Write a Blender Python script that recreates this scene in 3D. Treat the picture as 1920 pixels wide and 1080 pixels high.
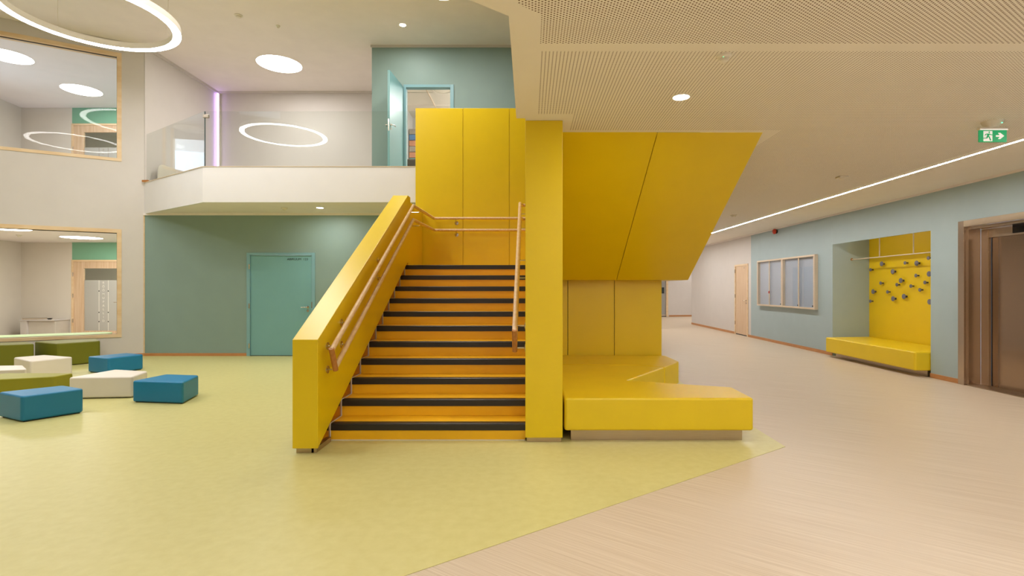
import bpy, bmesh, math, random
from mathutils import Vector, Matrix
random.seed(7)
for o in list(bpy.data.objects): bpy.data.objects.remove(o)
scene = bpy.context.scene
COL = scene.collection

# ---------------------------------------------------------------- camera
FPX, EYE, U0 = 975.0, 1.42, 992.0          # focal length in pixels of a 1920 wide frame, eye height, principal column
cam_data = bpy.data.cameras.new('camera')
cam_data.sensor_width = 36.0
cam_data.lens = FPX / 1920 * 36.0
cam_data.shift_x = -(U0 - 960) / 1920
cam_data.clip_start = 0.05
cam_data.clip_end = 200
cam = bpy.data.objects.new('camera', cam_data)
cam.location = (0, 0, EYE)
cam.rotation_euler = (math.pi / 2, 0, 0)
COL.objects.link(cam)
scene.camera = cam

# ---------------------------------------------------------------- world, exposure
world = bpy.data.worlds.new('world'); scene.world = world
world.use_nodes = True
bg = world.node_tree.nodes['Background']
bg.inputs['Color'].default_value = (0.60, 0.78, 1.0, 1)
bg.inputs['Strength'].default_value = 6.0
scene.view_settings.view_transform = 'Standard'
scene.view_settings.look = 'None'
scene.view_settings.gamma = 1
scene.view_settings.use_curve_mapping = False
scene.view_settings.exposure = 0.0
LAMP = 34.0                                 # radiance of the white lamp diffusers
LINE = 100.0

# ---------------------------------------------------------------- materials
def lin(c):
    c = c.lstrip('#'); v = [int(c[i:i+2], 16) / 255 for i in (0, 2, 4)]
    return tuple(x / 12.92 if x <= .04045 else ((x + .055) / 1.055) ** 2.4 for x in v) + (1,)

def mat(name, col, rough=.5, metal=0, var=.03, vscale=3.0, stretch=(1, 1, 1), bump=0, bscale=200, spec=.5, rot=0, col2=None, emit=None, aniso=0):
    m = bpy.data.materials.new(name); m.use_nodes = True
    nt = m.node_tree; p = nt.nodes['Principled BSDF']
    p.inputs['Roughness'].default_value = rough
    p.inputs['Metallic'].default_value = metal
    p.inputs['Specular IOR Level'].default_value = spec
    if aniso: p.inputs['Anisotropic'].default_value = aniso
    c = lin(col)
    tc = nt.nodes.new('ShaderNodeTexCoord'); mp = nt.nodes.new('ShaderNodeMapping')
    mp.vector_type = 'TEXTURE' if rot else 'POINT'
    if rot:
        mp.inputs['Rotation'].default_value = (0, 0, rot)
        mp.inputs['Scale'].default_value = tuple(1 / s for s in stretch)
    else:
        mp.inputs['Scale'].default_value = stretch
    nt.links.new(tc.outputs['Object'], mp.inputs['Vector'])
    nz = nt.nodes.new('ShaderNodeTexNoise'); nz.inputs['Scale'].default_value = vscale; nz.inputs['Detail'].default_value = 5
    nt.links.new(mp.outputs['Vector'], nz.inputs['Vector'])
    mx = nt.nodes.new('ShaderNodeMix'); mx.data_type = 'RGBA'
    c2 = lin(col2) if col2 else tuple(min(1, x * (1 + 2 * var)) for x in c[:3]) + (1,)
    c1 = c if col2 else tuple(x * (1 - 2 * var) for x in c[:3]) + (1,)
    mx.inputs['A'].default_value = c1; mx.inputs['B'].default_value = c2
    rp = nt.nodes.new('ShaderNodeMapRange'); rp.inputs['From Min'].default_value = .3; rp.inputs['From Max'].default_value = .7
    nt.links.new(nz.outputs['Fac'], rp.inputs['Value'])
    nt.links.new(rp.outputs['Result'], mx.inputs['Factor'])
    nt.links.new(mx.outputs['Result'], p.inputs['Base Color'])
    if bump:
        nb = nt.nodes.new('ShaderNodeTexNoise'); nb.inputs['Scale'].default_value = bscale
        nt.links.new(mp.outputs['Vector'], nb.inputs['Vector'])
        bp = nt.nodes.new('ShaderNodeBump'); bp.inputs['Strength'].default_value = bump; bp.inputs['Distance'].default_value = .002
        nt.links.new(nb.outputs['Fac'], bp.inputs['Height']); nt.links.new(bp.outputs['Normal'], p.inputs['Normal'])
    if emit:
        p.inputs['Emission Color'].default_value = emit[0] + (1,)
        p.inputs['Emission Strength'].default_value = emit[1]
    return m

def glass_mat(name, tint=(1, 1, 1), ior=1.5, frost=0.0, frostcol=(.8, .82, .8)):
    m = bpy.data.materials.new(name); m.use_nodes = True
    nt = m.node_tree; nt.nodes.remove(nt.nodes['Principled BSDF']); out = nt.nodes['Material Output']
    tr = nt.nodes.new('ShaderNodeBsdfTransparent'); tr.inputs['Color'].default_value = tint + (1,)
    gl = nt.nodes.new('ShaderNodeBsdfGlossy'); gl.inputs['Roughness'].default_value = 0.0
    # Schlick reflectance, the same from both sides of the thin pane
    ge = nt.nodes.new('ShaderNodeNewGeometry'); dt = nt.nodes.new('ShaderNodeVectorMath'); dt.operation = 'DOT_PRODUCT'
    nt.links.new(ge.outputs['Incoming'], dt.inputs[0]); nt.links.new(ge.outputs['Normal'], dt.inputs[1])
    def mth(op, a, b=None):
        q = nt.nodes.new('ShaderNodeMath'); q.operation = op
        for i, x in enumerate((a, b)):
            if x is None: continue
            if isinstance(x, (int, float)): q.inputs[i].default_value = x
            else: nt.links.new(x, q.inputs[i])
        return q
    f0 = ((ior - 1) / (ior + 1)) ** 2
    fr = mth('ADD', mth('MULTIPLY', mth('POWER', mth('SUBTRACT', 1.0, mth('ABSOLUTE', dt.outputs['Value']).outputs[0]).outputs[0], 5.0).outputs[0], 1 - f0).outputs[0], f0)
    mx = nt.nodes.new('ShaderNodeMixShader')
    base = tr
    if frost:
        df = nt.nodes.new('ShaderNodeBsdfDiffuse'); df.inputs['Color'].default_value = frostcol + (1,)
        tl = nt.nodes.new('ShaderNodeBsdfTranslucent'); tl.inputs['Color'].default_value = frostcol + (1,)
        ad = nt.nodes.new('ShaderNodeMixShader'); ad.inputs[0].default_value = .5
        nt.links.new(df.outputs[0], ad.inputs[1]); nt.links.new(tl.outputs[0], ad.inputs[2])
        m2 = nt.nodes.new('ShaderNodeMixShader'); m2.inputs[0].default_value = frost
        nt.links.new(tr.outputs[0], m2.inputs[1]); nt.links.new(ad.outputs[0], m2.inputs[2]); base = m2
    nt.links.new(fr.outputs[0], mx.inputs[0]); nt.links.new(base.outputs[0], mx.inputs[1]); nt.links.new(gl.outputs[0], mx.inputs[2])
    nt.links.new(mx.outputs[0], out.inputs[0])
    return m

def lamp_mat(name, col, strength):
    m = bpy.data.materials.new(name); m.use_nodes = True
    nt = m.node_tree; nt.nodes.remove(nt.nodes['Principled BSDF'])
    e = nt.nodes.new('ShaderNodeEmission'); e.inputs[0].default_value = col + (1,); e.inputs[1].default_value = strength
    nt.links.new(e.outputs[0], nt.nodes['Material Output'].inputs[0])
    return m

M = {}
M['white_wall'] = mat('white wall paint', '#d3cdc8', .6, var=.008, bump=.05, bscale=350)
M['cream_wall'] = mat('cream wall paint', '#ddd6ca', .6, var=.01, bump=.05, bscale=350)
M['teal_wall'] = mat('teal green wall paint', '#889f98', .55, var=.01, bump=.05, bscale=350)
M['blue_wall'] = mat('pale blue grey wall paint', '#a6b8bc', .55, var=.01, bump=.05, bscale=350)
M['green_wall'] = mat('mint green wall paint', '#7fb597', .6, var=.01)
M['edge_white'] = mat('bright white edge paint', '#e6e4e5', .55, var=.006)
M['ceiling'] = mat('white ceiling paint', '#f0e8e5', .8, var=.01)
M['yellow'] = mat('yellow lacquered panel', '#e6c60a', .34, var=.008, spec=.55)
M['yellow_niche'] = mat('yellow niche paint', '#ecc90c', .42, var=.008)
M['vinyl_yellow'] = mat('yellow upholstery vinyl', '#e6c616', .40, var=.012, bump=.12, bscale=260)
M['orange'] = mat('orange stair covering', '#f3ba16', .36, var=.015, bump=.05, bscale=300)
M['nosing'] = mat('black rubber nosing', '#241d17', .35, var=.03, stretch=(1, 40, 40))
M['parapet_top'] = M['yellow']
M['steel'] = mat('brushed steel', '#b9a78f', .32, metal=1, var=.03, stretch=(1, 1, 60), vscale=8)
M['bronze_steel'] = mat('warm brushed steel', '#c2b09e', .24, metal=1, var=.01, stretch=(60, 60, 1), vscale=6)
M['lift_door'] = mat('polished lift door steel', '#a8927e', .13, metal=1, var=.01, stretch=(60, 60, 1), vscale=6)
M['skirt_steel'] = mat('polished stair skirting', '#b98f5e', .16, metal=1, var=.03, vscale=8)
M['chrome'] = mat('satin chrome', '#cfc6bb', .2, metal=1, var=.02)
M['wood_rail'] = mat('oiled oak handrail', '#e4c8a0', .42, var=.0, col2='#d3ab7c', vscale=2.2, stretch=(14, 3, 14))
M['wood_cap'] = mat('oak end grain', '#bb7d3e', .45, var=.0, col2='#a2662c', vscale=9, stretch=(6, 6, 1.5))
M['wood_frame'] = mat('pale pine frame', '#ead2ae', .45, var=.0, col2='#dfbf92', vscale=1.6, stretch=(1.5, 1.5, 6))
M['wood_door'] = mat('pale oak veneer', '#e0c6a8', .45, var=.0, col2='#cfae89', vscale=2.0, stretch=(18, 18, .8))
M['skirting_wood'] = mat('beech skirting board', '#c68d58', .5, var=.0, col2='#b87e4c', vscale=2, stretch=(3, 3, 30))
M['teal_door'] = mat('teal door lacquer', '#7aabad', .36, var=.008)
M['teal_frame'] = mat('teal door frame lacquer', '#80abb3', .36, var=.008)
M['floor_green'] = mat('yellow green linoleum', '#c8c07e', .36, var=.0, col2='#cfc889', vscale=14, bump=.04, bscale=300, spec=.4)
M['floor_beige'] = mat('beige streaked linoleum', '#c0ad94', .38, var=.0, col2='#d5c6b1', vscale=3.0, stretch=(.4, 40, 1), rot=math.radians(-35), bump=.03, bscale=200, spec=.4)
M['floor_upper'] = mat('grey upper floor linoleum', '#b9b29a', .5)
M['blue_vinyl'] = mat('petrol blue upholstery vinyl', '#0f78a8', .42, var=.02, bump=.1, bscale=260)
M['white_vinyl'] = mat('off white upholstery vinyl', '#e4dcd2', .45, var=.012, bump=.1, bscale=260)
M['green_vinyl'] = mat('olive green upholstery vinyl', '#908d1a', .42, var=.02, bump=.1, bscale=260)
M['olive_vinyl'] = mat('dark olive upholstery vinyl', '#6f7114', .42, var=.02, bump=.1, bscale=260)
M['mint_vinyl'] = mat('mint green seat pad', '#b8cf9c', .5, var=.01)
M['dark'] = mat('black rubber', '#15130f', .6)
M['black_gloss'] = mat('black glass', '#0a0a0b', .1)
M['knob'] = mat('grey coat knob lacquer', '#77727e', .4, var=.02)
M['knob_stem'] = mat('dark knob stem', '#4a4448', .4)
M['plastic'] = mat('white plastic', '#e3dccf', .4, var=.01)
M['red'] = mat('red plastic', '#c23a1e', .35, var=.02)
M['text'] = mat('black lettering', '#1d2a2c', .5)
M['text_pale'] = mat('pale lettering', '#e9e6dd', .5)
M['sign_green'] = mat('sign green', '#00985a', .35, emit=((0.0, .32, .11), .55))
M['sign_white'] = mat('sign white', '#f4eee8', .35, emit=((1, .93, .88), .45))
M['case_back'] = mat('pale lilac pin board', '#b9bfd2', .6, var=.01)
M['alu'] = mat('champagne aluminium', '#dccab2', .38, metal=.25, var=.02)
M['lamp'] = lamp_mat('lamp diffuser', (1.0, .965, .93), LAMP)
M['downlight'] = lamp_mat('downlight lens', (1.0, .965, .93), 500)
M['lamp_room'] = lamp_mat('group room lamp diffuser', (1.0, .965, .93), 22)
M['upper_room_lamp'] = lamp_mat('upper room lamp diffuser', (1.0, .965, .93), 110)  # glow of the unseen lamp added to brighten the upper room
M['room_lamp'] = lamp_mat('room lamp diffuser', (1.0, .965, .93), 9)  # weak glow for the lamp added in the coat niche
M['line'] = lamp_mat('linear lamp diffuser', (1.0, .965, .93), LINE)
M['violet'] = lamp_mat('violet led strip', (.58, .36, 1.0), 6.5)
M['led_green'] = lamp_mat('green indicator', (.2, 1, .5), 2)
M['glass'] = glass_mat('clear glass', (.97, .985, .98))
M['glass_window'] = glass_mat('coated window glass', (.985, .99, .985), 1.22)
M['glass_green'] = glass_mat('balustrade glass', (.95, .97, .96))
M['glass_edge'] = mat('dark glass edge', '#33484a', .2)
M['frosted'] = glass_mat('frosted glass', (.9, .9, .9), 1.45, .75, (.70, .69, .65))
M['grey_panel'] = mat('grey laminate', '#cfc8bc', .5)
M['cushion'] = mat('pale linen cushion', '#cfc8b8', .8, bump=.2, bscale=150)
M['blind'] = mat('grey roller blind', '#b9bcc0', .7)
M['sky_blue_door'] = mat('blue door lacquer', '#6d93b5', .4)
M['art_blue'] = mat('blue book spine', '#5f86b4', .5)
M['art_orange'] = mat('orange book spine', '#cf9275', .5)
M['art_grey'] = mat('taupe book spine', '#a59a90', .5)
M['art_teal'] = mat('teal book spine', '#7ea09d', .5)
M['sofa'] = mat('brown grey sofa fabric', '#6e655a', .8)

def perforated_ceiling():
    m = mat('perforated ceiling board', '#efe8dc', .75, var=.006)
    nt = m.node_tree; p = nt.nodes['Principled BSDF']
    src = p.inputs['Base Color'].links[0].from_socket
    L = nt.links
    def node(op, a, b=None, c=None):
        n = nt.nodes.new('ShaderNodeMath'); n.operation = op
        for i, x in enumerate((a, b, c)):
            if x is None: continue
            if isinstance(x, (int, float)): n.inputs[i].default_value = x
            else: L.new(x, n.inputs[i])
        return n.outputs[0]
    tc = nt.nodes.new('ShaderNodeTexCoord'); sp = nt.nodes.new('ShaderNodeSeparateXYZ'); L.new(tc.outputs['Object'], sp.inputs[0])
    X, Y = sp.outputs[0], sp.outputs[1]
    def grid(px, py, ox, oy):
        fx = node('MULTIPLY', node('SUBTRACT', node('FRACT', node('ADD', node('DIVIDE', X, px), ox)), .5), px)
        fy = node('MULTIPLY', node('SUBTRACT', node('FRACT', node('ADD', node('DIVIDE', Y, py), oy)), .5), py)
        return node('SQRT', node('ADD', node('MULTIPLY', fx, fx), node('MULTIPLY', fy, fy)))
    d1 = node('MINIMUM', grid(.0355, .0237, 0, 0), grid(.0355, .0237, .5, .5))
    d2 = grid(.0244, .0175, 0, 0)
    far = node('GREATER_THAN', Y, 3.33)
    d = node('ADD', node('MULTIPLY', d2, far), node('MULTIPLY', d1, node('SUBTRACT', 1.0, far)))
    rad = node('ADD', .0052, node('MULTIPLY', far, -.0008))
    hole = node('LESS_THAN', d, rad)
    # plain borders of the boards
    sd = node('ADD', node('MULTIPLY', node('ADD', X, .115), .627), node('MULTIPLY', node('SUBTRACT', Y, 2.944), -.779))
    inner = node('MAXIMUM', node('GREATER_THAN', X, .07), node('GREATER_THAN', sd, .13))
    band = node('GREATER_THAN', node('ABSOLUTE', node('SUBTRACT', Y, 3.33)), .055)
    c1 = node('SUBTRACT', 1.0, node('MULTIPLY', node('LESS_THAN', X, .40), node('GREATER_THAN', Y, 4.60)))
    c2 = node('SUBTRACT', 1.0, node('MULTIPLY', node('LESS_THAN', X, 2.46), node('GREATER_THAN', Y, 5.07)))
    c3 = node('LESS_THAN', node('ABSOLUTE', node('SUBTRACT', X, 2.47)), 2.53)
    mk = hole
    for q in (inner, band, c1, c2, c3): mk = node('MULTIPLY', mk, q)
    mx = nt.nodes.new('ShaderNodeMix'); mx.data_type = 'RGBA'
    L.new(mk, mx.inputs['Factor']); L.new(src, mx.inputs['A']); mx.inputs['B'].default_value = lin('#6b4a2c')
    L.new(mx.outputs['Result'], p.inputs['Base Color'])
    return m
M['perf'] = perforated_ceiling()

# ---------------------------------------------------------------- mesh helpers
def origin_of(o):
    v = Vector((0, 0, 0))
    while o is not None:
        v += Vector(o.location); o = o.parent
    return v

def link(name, bm, m, parent=None, smooth=False, keep=False):
    """turn a bmesh in world coordinates into one mesh object"""
    bmesh.ops.recalc_face_normals(bm, faces=bm.faces[:])
    if parent is not None:
        off = origin_of(parent)
    elif keep:
        off = Vector((0, 0, 0))
    else:
        xs = [v.co for v in bm.verts]
        off = Vector(((min(c.x for c in xs) + max(c.x for c in xs)) / 2, (min(c.y for c in xs) + max(c.y for c in xs)) / 2, min(c.z for c in xs)))
    for v in bm.verts: v.co -= off
    me = bpy.data.meshes.new(name); bm.to_mesh(me); bm.free()
    for mm in (m if isinstance(m, (list, tuple)) else [m]): me.materials.append(M[mm])
    o = bpy.data.objects.new(name, me); COL.objects.link(o)
    if parent is not None: o.parent = parent
    else: o.location = off
    if smooth:
        for p in me.polygons: p.use_smooth = True
        me.set_sharp_from_angle(angle=math.radians(38))
    return o

def b_box(bm, x0, x1, y0, y1, z0, z1):
    vs = [bm.verts.new((x, y, z)) for z in (z0, z1) for (x, y) in ((x0, y0), (x1, y0), (x1, y1), (x0, y1))]
    for f in ((0, 1, 2, 3), (4, 5, 6, 7), (0, 1, 5, 4), (1, 2, 6, 5), (2, 3, 7, 6), (3, 0, 4, 7)):
        bm.faces.new([vs[i] for i in f])
    return vs

def b_prism(bm, pts, vec):
    """extrude a closed polygon of 3D points along vec"""
    a = [bm.verts.new(p) for p in pts]; b = [bm.verts.new(Vector(p) + Vector(vec)) for p in pts]
    bm.faces.new(a); bm.faces.new(b)
    n = len(a)
    for i in range(n): bm.faces.new((a[i], a[(i + 1) % n], b[(i + 1) % n], b[i]))

def b_bevel(bm, w, seg=2, only=None):
    es = [e for e in bm.edges if only is None or only(e)]
    bmesh.ops.bevel(bm, geom=es, offset=w, segments=seg, affect='EDGES', profile=.5, clamp_overlap=True)

def box(name, x0, x1, y0, y1, z0, z1, m, parent=None, bev=0, seg=2):
    bm = bmesh.new(); b_box(bm, x0, x1, y0, y1, z0, z1)
    if bev: bmesh.ops.recalc_face_normals(bm, faces=bm.faces[:]); b_bevel(bm, bev, seg)
    return link(name, bm, m, parent)

def prism(name, pts, vec, m, parent=None, bev=0, seg=2, keep=False):
    bm = bmesh.new(); b_prism(bm, pts, vec)
    if bev: bmesh.ops.recalc_face_normals(bm, faces=bm.faces[:]); b_bevel(bm, bev, seg)
    return link(name, bm, m, parent, smooth=bool(bev) and seg > 2, keep=keep)

def slab(name, poly, z0, z1, m, parent=None, bev=0, seg=2, keep=False):
    return prism(name, [(x, y, z0) for x, y in poly], (0, 0, z1 - z0), m, parent, bev, seg, keep)

def soften(o):
    md = o.modifiers.new('weighted_normal', 'WEIGHTED_NORMAL'); md.keep_sharp = True; md.weight = 100
    return o

def b_tube(bm, pts, r, n=12, caps=True):
    pts = [Vector(p) for p in pts]; rings = []
    up = None
    for i, p in enumerate(pts):
        t0 = (p - pts[i - 1]).normalized() if i else None
        t1 = (pts[i + 1] - p).normalized() if i < len(pts) - 1 else None
        t = ((t0 or t1) + (t1 or t0)).normalized()
        if up is None:
            up = Vector((0, 0, 1)) if abs(t.z) < .9 else Vector((1, 0, 0))
        s = t.cross(up).normalized(); w = s.cross(t).normalized(); up = w
        k = 1 / max(.4, (t0 or t1).dot(t))
        ring = []
        for j in range(n):
            a = 2 * math.pi * j / n
            q = s * math.cos(a) * r + w * math.sin(a) * r
            if t0 and t1:                                   # mitre
                bis = (t1 - t0)
                if bis.length > 1e-4:
                    bis.normalize(); bis -= t * bis.dot(t)
                    if bis.length > 1e-5:
                        bis.normalize(); q += bis * q.dot(bis) * (k - 1)
            ring.append(bm.verts.new(p + q))
        rings.append(ring)
    for a, b in zip(rings, rings[1:]):
        for j in range(n): bm.faces.new((a[j], a[(j + 1) % n], b[(j + 1) % n], b[j]))
    if caps: bm.faces.new(rings[0]); bm.faces.new(rings[-1])

def tube(name, pts, r, m, parent=None, n=12):
    bm = bmesh.new(); b_tube(bm, pts, r, n); return link(name, bm, m, parent, smooth=True)

def b_lathe(bm, c, axis, prof, n=24):
    """profile of (radius, height along axis) turned about an axis through c"""
    c = Vector(c); ax = Vector(axis).normalized()
    s = ax.cross(Vector((0, 0, 1)) if abs(ax.z) < .9 else Vector((1, 0, 0))).normalized(); w = ax.cross(s)
    rings = []
    for r, h in prof:
        if r < 1e-6: rings.append([bm.verts.new(c + ax * h)])
        else: rings.append([bm.verts.new(c + ax * h + (s * math.cos(2 * math.pi * j / n) + w * math.sin(2 * math.pi * j / n)) * r) for j in range(n)])
    for a, b in zip(rings, rings[1:]):
        for j in range(n):
            k = (j + 1) % n
            if len(a) == 1 and len(b) == 1: continue
            if len(a) == 1: bm.faces.new((a[0], b[j], b[k]))
            elif len(b) == 1: bm.faces.new((a[j], a[k], b[0]))
            else: bm.faces.new((a[j], a[k], b[k], b[j]))

def lathe(name, c, axis, prof, m, parent=None, n=24):
    bm = bmesh.new(); b_lathe(bm, c, axis, prof, n); return link(name, bm, m, parent, smooth=True)

def tag(o, label, cat, group=None):
    o['label'] = label; o['category'] = cat
    if group: o['group'] = group
    return o
def struct(o, label=None, cat=None):
    o['kind'] = 'structure'
    if label: o['label'] = label
    if cat: o['category'] = cat
    return o
def empty(name, loc):
    o = bpy.data.objects.new(name, None); COL.objects.link(o); o.location = loc; o.empty_display_size = .1
    return o
def thing(name, label, cat, loc, group=None): return tag(empty(name, loc), label, cat, group)

def wall(name, p0, p1, z0, z1, th, m, holes=(), label=None):
    """wall face from p0 to p1 with rectangular openings (s0, s1, z0, z1); th is signed along the left normal"""
    p0 = Vector(p0); p1 = Vector(p1); d = (p1 - p0); ln = d.length; d.normalize(); n = Vector((-d.y, d.x)) * th
    S = sorted({0.0, ln, *[h[0] for h in holes], *[h[1] for h in holes]}); Z = sorted({z0, z1, *[h[2] for h in holes], *[h[3] for h in holes]})
    S = [s for s in S if 0 <= s <= ln]; Z = [z for z in Z if z0 <= z <= z1]
    def solid(i, j):
        if i < 0 or j < 0 or i >= len(S) - 1 or j >= len(Z) - 1: return False
        s = (S[i] + S[i + 1]) / 2; z = (Z[j] + Z[j + 1]) / 2
        return not any(h[0] < s < h[1] and h[2] < z < h[3] for h in holes)
    bm = bmesh.new(); cache = {}
    def V(i, j, k):
        if (i, j, k) not in cache:
            q = p0 + d * S[i] + (n if k else Vector((0, 0))); cache[(i, j, k)] = bm.verts.new((q.x, q.y, Z[j]))
        return cache[(i, j, k)]
    for i in range(len(S) - 1):
        for j in range(len(Z) - 1):
            if not solid(i, j): continue
            for k in (0, 1): bm.faces.new((V(i, j, k), V(i + 1, j, k), V(i + 1, j + 1, k), V(i, j + 1, k)))
            if not solid(i - 1, j): bm.faces.new((V(i, j, 0), V(i, j + 1, 0), V(i, j + 1, 1), V(i, j, 1)))
            if not solid(i + 1, j): bm.faces.new((V(i + 1, j, 0), V(i + 1, j + 1, 0), V(i + 1, j + 1, 1), V(i + 1, j, 1)))
            if not solid(i, j - 1): bm.faces.new((V(i, j, 0), V(i + 1, j, 0), V(i + 1, j, 1), V(i, j, 1)))
            if not solid(i, j + 1): bm.faces.new((V(i, j + 1, 0), V(i + 1, j + 1, 0), V(i + 1, j + 1, 1), V(i, j + 1, 1)))
    return struct(link(name, bm, m), label, 'wall' if label else None)

def text(name, s, size, loc, m, parent, axes=((1, 0, 0), (0, 0, 1)), depth=.002, align='LEFT', weight=0):
    """lettering as a thin mesh; axes = reading direction, up direction"""
    cu = bpy.data.curves.new(name, 'FONT'); cu.body = s; cu.size = size; cu.extrude = depth / 2; cu.align_x = align; cu.offset = weight
    o = bpy.data.objects.new(name, cu); COL.objects.link(o)
    dg = bpy.context.evaluated_depsgraph_get(); me = bpy.data.meshes.new_from_object(o.evaluated_get(dg))
    bpy.data.objects.remove(o)
    ax = Vector(axes[0]); up = Vector(axes[1]); nn = ax.cross(up); off = Vector(loc) - origin_of(parent)
    for v in me.vertices: v.co = off + ax * v.co.x + up * v.co.y + nn * v.co.z
    me.materials.clear(); me.materials.append(M[m])
    q = bpy.data.objects.new(name, me); COL.objects.link(q); q.parent = parent
    return q

def lever(parent, c, along, out, name='handle', m='chrome'):
    """door lever: rose, neck and grip; along = direction of the grip, out = away from the leaf"""
    c = Vector(c); a = Vector(along); n = Vector(out)
    bm = bmesh.new(); b_lathe(bm, c, n, [(0, 0), (.026, 0), (.026, .008), (.011, .009), (0, .009)], 20)
    b_tube(bm, [c + n * .005, c + n * .05, c + n * .055 + a * .02, c + n * .055 + a * .12], .0095, 10)
    h = link(name, bm, m, parent, smooth=True)
    bm = bmesh.new(); b_lathe(bm, c + Vector((0, 0, -.075)), n, [(0, 0), (.024, 0), (.024, .007), (0, .008)], 20)
    k = link('lock_rosette', bm, m, parent, smooth=True)
    return h

def fl(u, v, z=0.0):
    """place of a floor point (or of a point at height z) from its bearing"""
    y = (EYE - z) * FPX / (v - 540); return ((u - U0) / FPX * y, y)

# ================================================================ dimensions
ZC, ZF, ZU = 2.96, 3.52, 6.48               # lower ceiling, upper floor, upper ceiling
XR = 6.38                                    # right wall
YB = 10.85                                   # teal wall
XL = -8.03                                   # corner of the atrium
LD = Vector((-.856, -.517))                  # direction of the angled window wall
def W(t, o=0.0): return (XL + LD.x * t - .517 * o, YB + LD.y * t + .856 * o)
YBK = -5.0                                   # glazed wall behind the viewer

# ================================================================ setting: floors
struct(slab('floor', [(-17.5, YBK - .3), (XR + .9, YBK - .3), (XR + .9, 20.4), (12, 20.4), (12, 27.5), (-17.5, 27.5)], -.25, 0, 'floor_beige', keep=True), 'beige streaked linoleum floor of the hall and corridor', 'floor')
struct(slab('floor_green', [(2.29, 4.646), (-.61, 2.564), (-9.0, -3.46), (-13.9, -3.46), (-13.9, 7.30), (XL, YB - .01), (2.29, YB - .01)], 0.0005, .003, 'floor_green', keep=True), 'yellow green linoleum area around the stairs', 'floor')

# ================================================================ setting: ceilings
low_poly = [(-.115, 2.944), (-.115, 4.72), (-.034, 4.72), (-.034, 4.79), (.308, 4.79), (.308, 5.14), (2.309, 5.14), (2.309, 27.5), (12, 27.5), (12, 20.4), (XR + .9, 20.4), (XR + .9, YBK - .2), (-7.2, YBK - .2), (-7.2, -2.757)]
struct(slab('ceiling_lower', low_poly, ZC, ZF, 'perf', keep=True), 'beige perforated acoustic ceiling over the corridor', 'ceiling')
mez = [(-5.885, 9.42), (XL + .005, YB + .02), (XL + .005, 14.6), (2.309, 14.6), (2.309, 9.42)]
struct(slab('ceiling_mezzanine', mez, 2.975, ZF, 'ceiling', keep=True), 'white soffit and floor slab of the balcony', 'ceiling')
struct(slab('floor_upper', [(-5.86, 9.46), (XL + .02, YB + .02), (XL + .02, 13.4), (-3.28, 13.4), (-3.28, YB), (2.3, YB), (2.3, 9.46)], ZF, ZF + .004, 'floor_upper', keep=True), 'grey floor of the balcony', 'floor')
# atrium ceiling with a rooflight opening
SKY = [(-7.41, 5.91), (-6.45, 5.42), (-7.46, 3.24), (-8.42, 3.73)]
def ceiling_atrium():
    bm = bmesh.new()
    out = [(-17.5, YBK - .3), (XR + .9, YBK - .3), (XR + .9, 15.2), (-17.5, 15.2)]
    es = []
    for loop in (out, SKY):
        vs = [bm.verts.new((x, y, ZU)) for x, y in loop]
        es += [bm.edges.new((vs[i], vs[(i + 1) % len(vs)])) for i in range(len(vs))]
    bmesh.ops.triangle_fill(bm, use_beauty=True, use_dissolve=False, edges=es)
    r = bmesh.ops.extrude_face_region(bm, geom=bm.faces[:])
    for g in r['geom']:
        if isinstance(g, bmesh.types.BMVert): g.co.z += .45
    return link('ceiling_atrium', bm, 'ceiling', keep=True)
struct(ceiling_atrium(), 'white ceiling high above the hall', 'ceiling')
wn = empty('window_rooflight', (-7.43, 4.57, ZU + .4)); struct(wn, 'rooflight in the hall ceiling', 'window')
slab('pane', SKY, ZU + .38, ZU + .40, 'glass', wn)

# ================================================================ setting: walls
WIN = (.374, 4.6)
wall('wall_left', (XL, YB), W(7.0), 0, ZU, -.2, 'white_wall', [(WIN[0], WIN[1], .414, 2.622), (WIN[0], WIN[1], 4.01, 6.23)], 'white wall with interior windows on the left')
wall('wall_left_near', W(7.0), (W(7.0)[0], YBK), 0, ZU, -.2, 'white_wall', label='white wall left of the viewer')
wall('wall_back', (XL, YB), (2.31, YB), 0, 2.98, .2, 'teal_wall', [(2.143, 3.568, -.01, 2.155)], 'teal green wall under the balcony')
wall('wall_balcony_side', (XL, YB + .02), (XL, 13.6), 0, ZU, .2, 'white_wall', label='white wall at the left end of the balcony')
wall('wall_balcony_back', (XL - .2, 13.4), (-3.28, 13.4), ZF, ZU, .2, 'white_wall', label='white wall at the back of the balcony')
DU0, DU1 = (757 - U0) / FPX * YB, (851 - U0) / FPX * YB
wall('wall_upper_teal', (-3.28, YB), (XR + .2, YB), ZF, ZU, .12, 'teal_wall', [(DU0 + 3.28, DU1 + 3.28, ZF - .01, 5.66)], 'teal wall with the open door on the upper floor')
wall('wall_upper_teal_end', (-3.28, YB + .12), (-3.28, 14.4), ZF, ZU, -.08, 'white_wall', label='white end wall of the upper room')
for nm, a, b, z0, z1, lab in (('wall_right', 10.93, 14.95, 0, ZC, 'pale blue grey wall carrying the display case'), ('wall_right_pier', 7.62, 8.26, 0, ZC, 'pale blue grey wall between niche and elevator'),
        ('wall_right_near', YBK, 5.2, 0, ZC, 'pale blue grey wall right of the viewer'), ('wall_right_over_niche', 8.26, 10.93, 2.335, ZC, 'pale blue grey wall above the coat niche'), ('wall_right_over_elevator', 5.2, 7.62, 2.35, ZC, 'pale blue grey wall above the elevator')):
    wall(nm, (XR, a), (XR, b), z0, z1, -.03 if 'niche' in nm and 'over' in nm else -.2, 'blue_wall', label=lab)
wall('wall_right_far', (XR, 14.95), (XR, 20.4), 0, ZC, -.2, 'white_wall', [(.18, 1.15, -.01, 2.13)], 'white wall at the far right')
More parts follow.
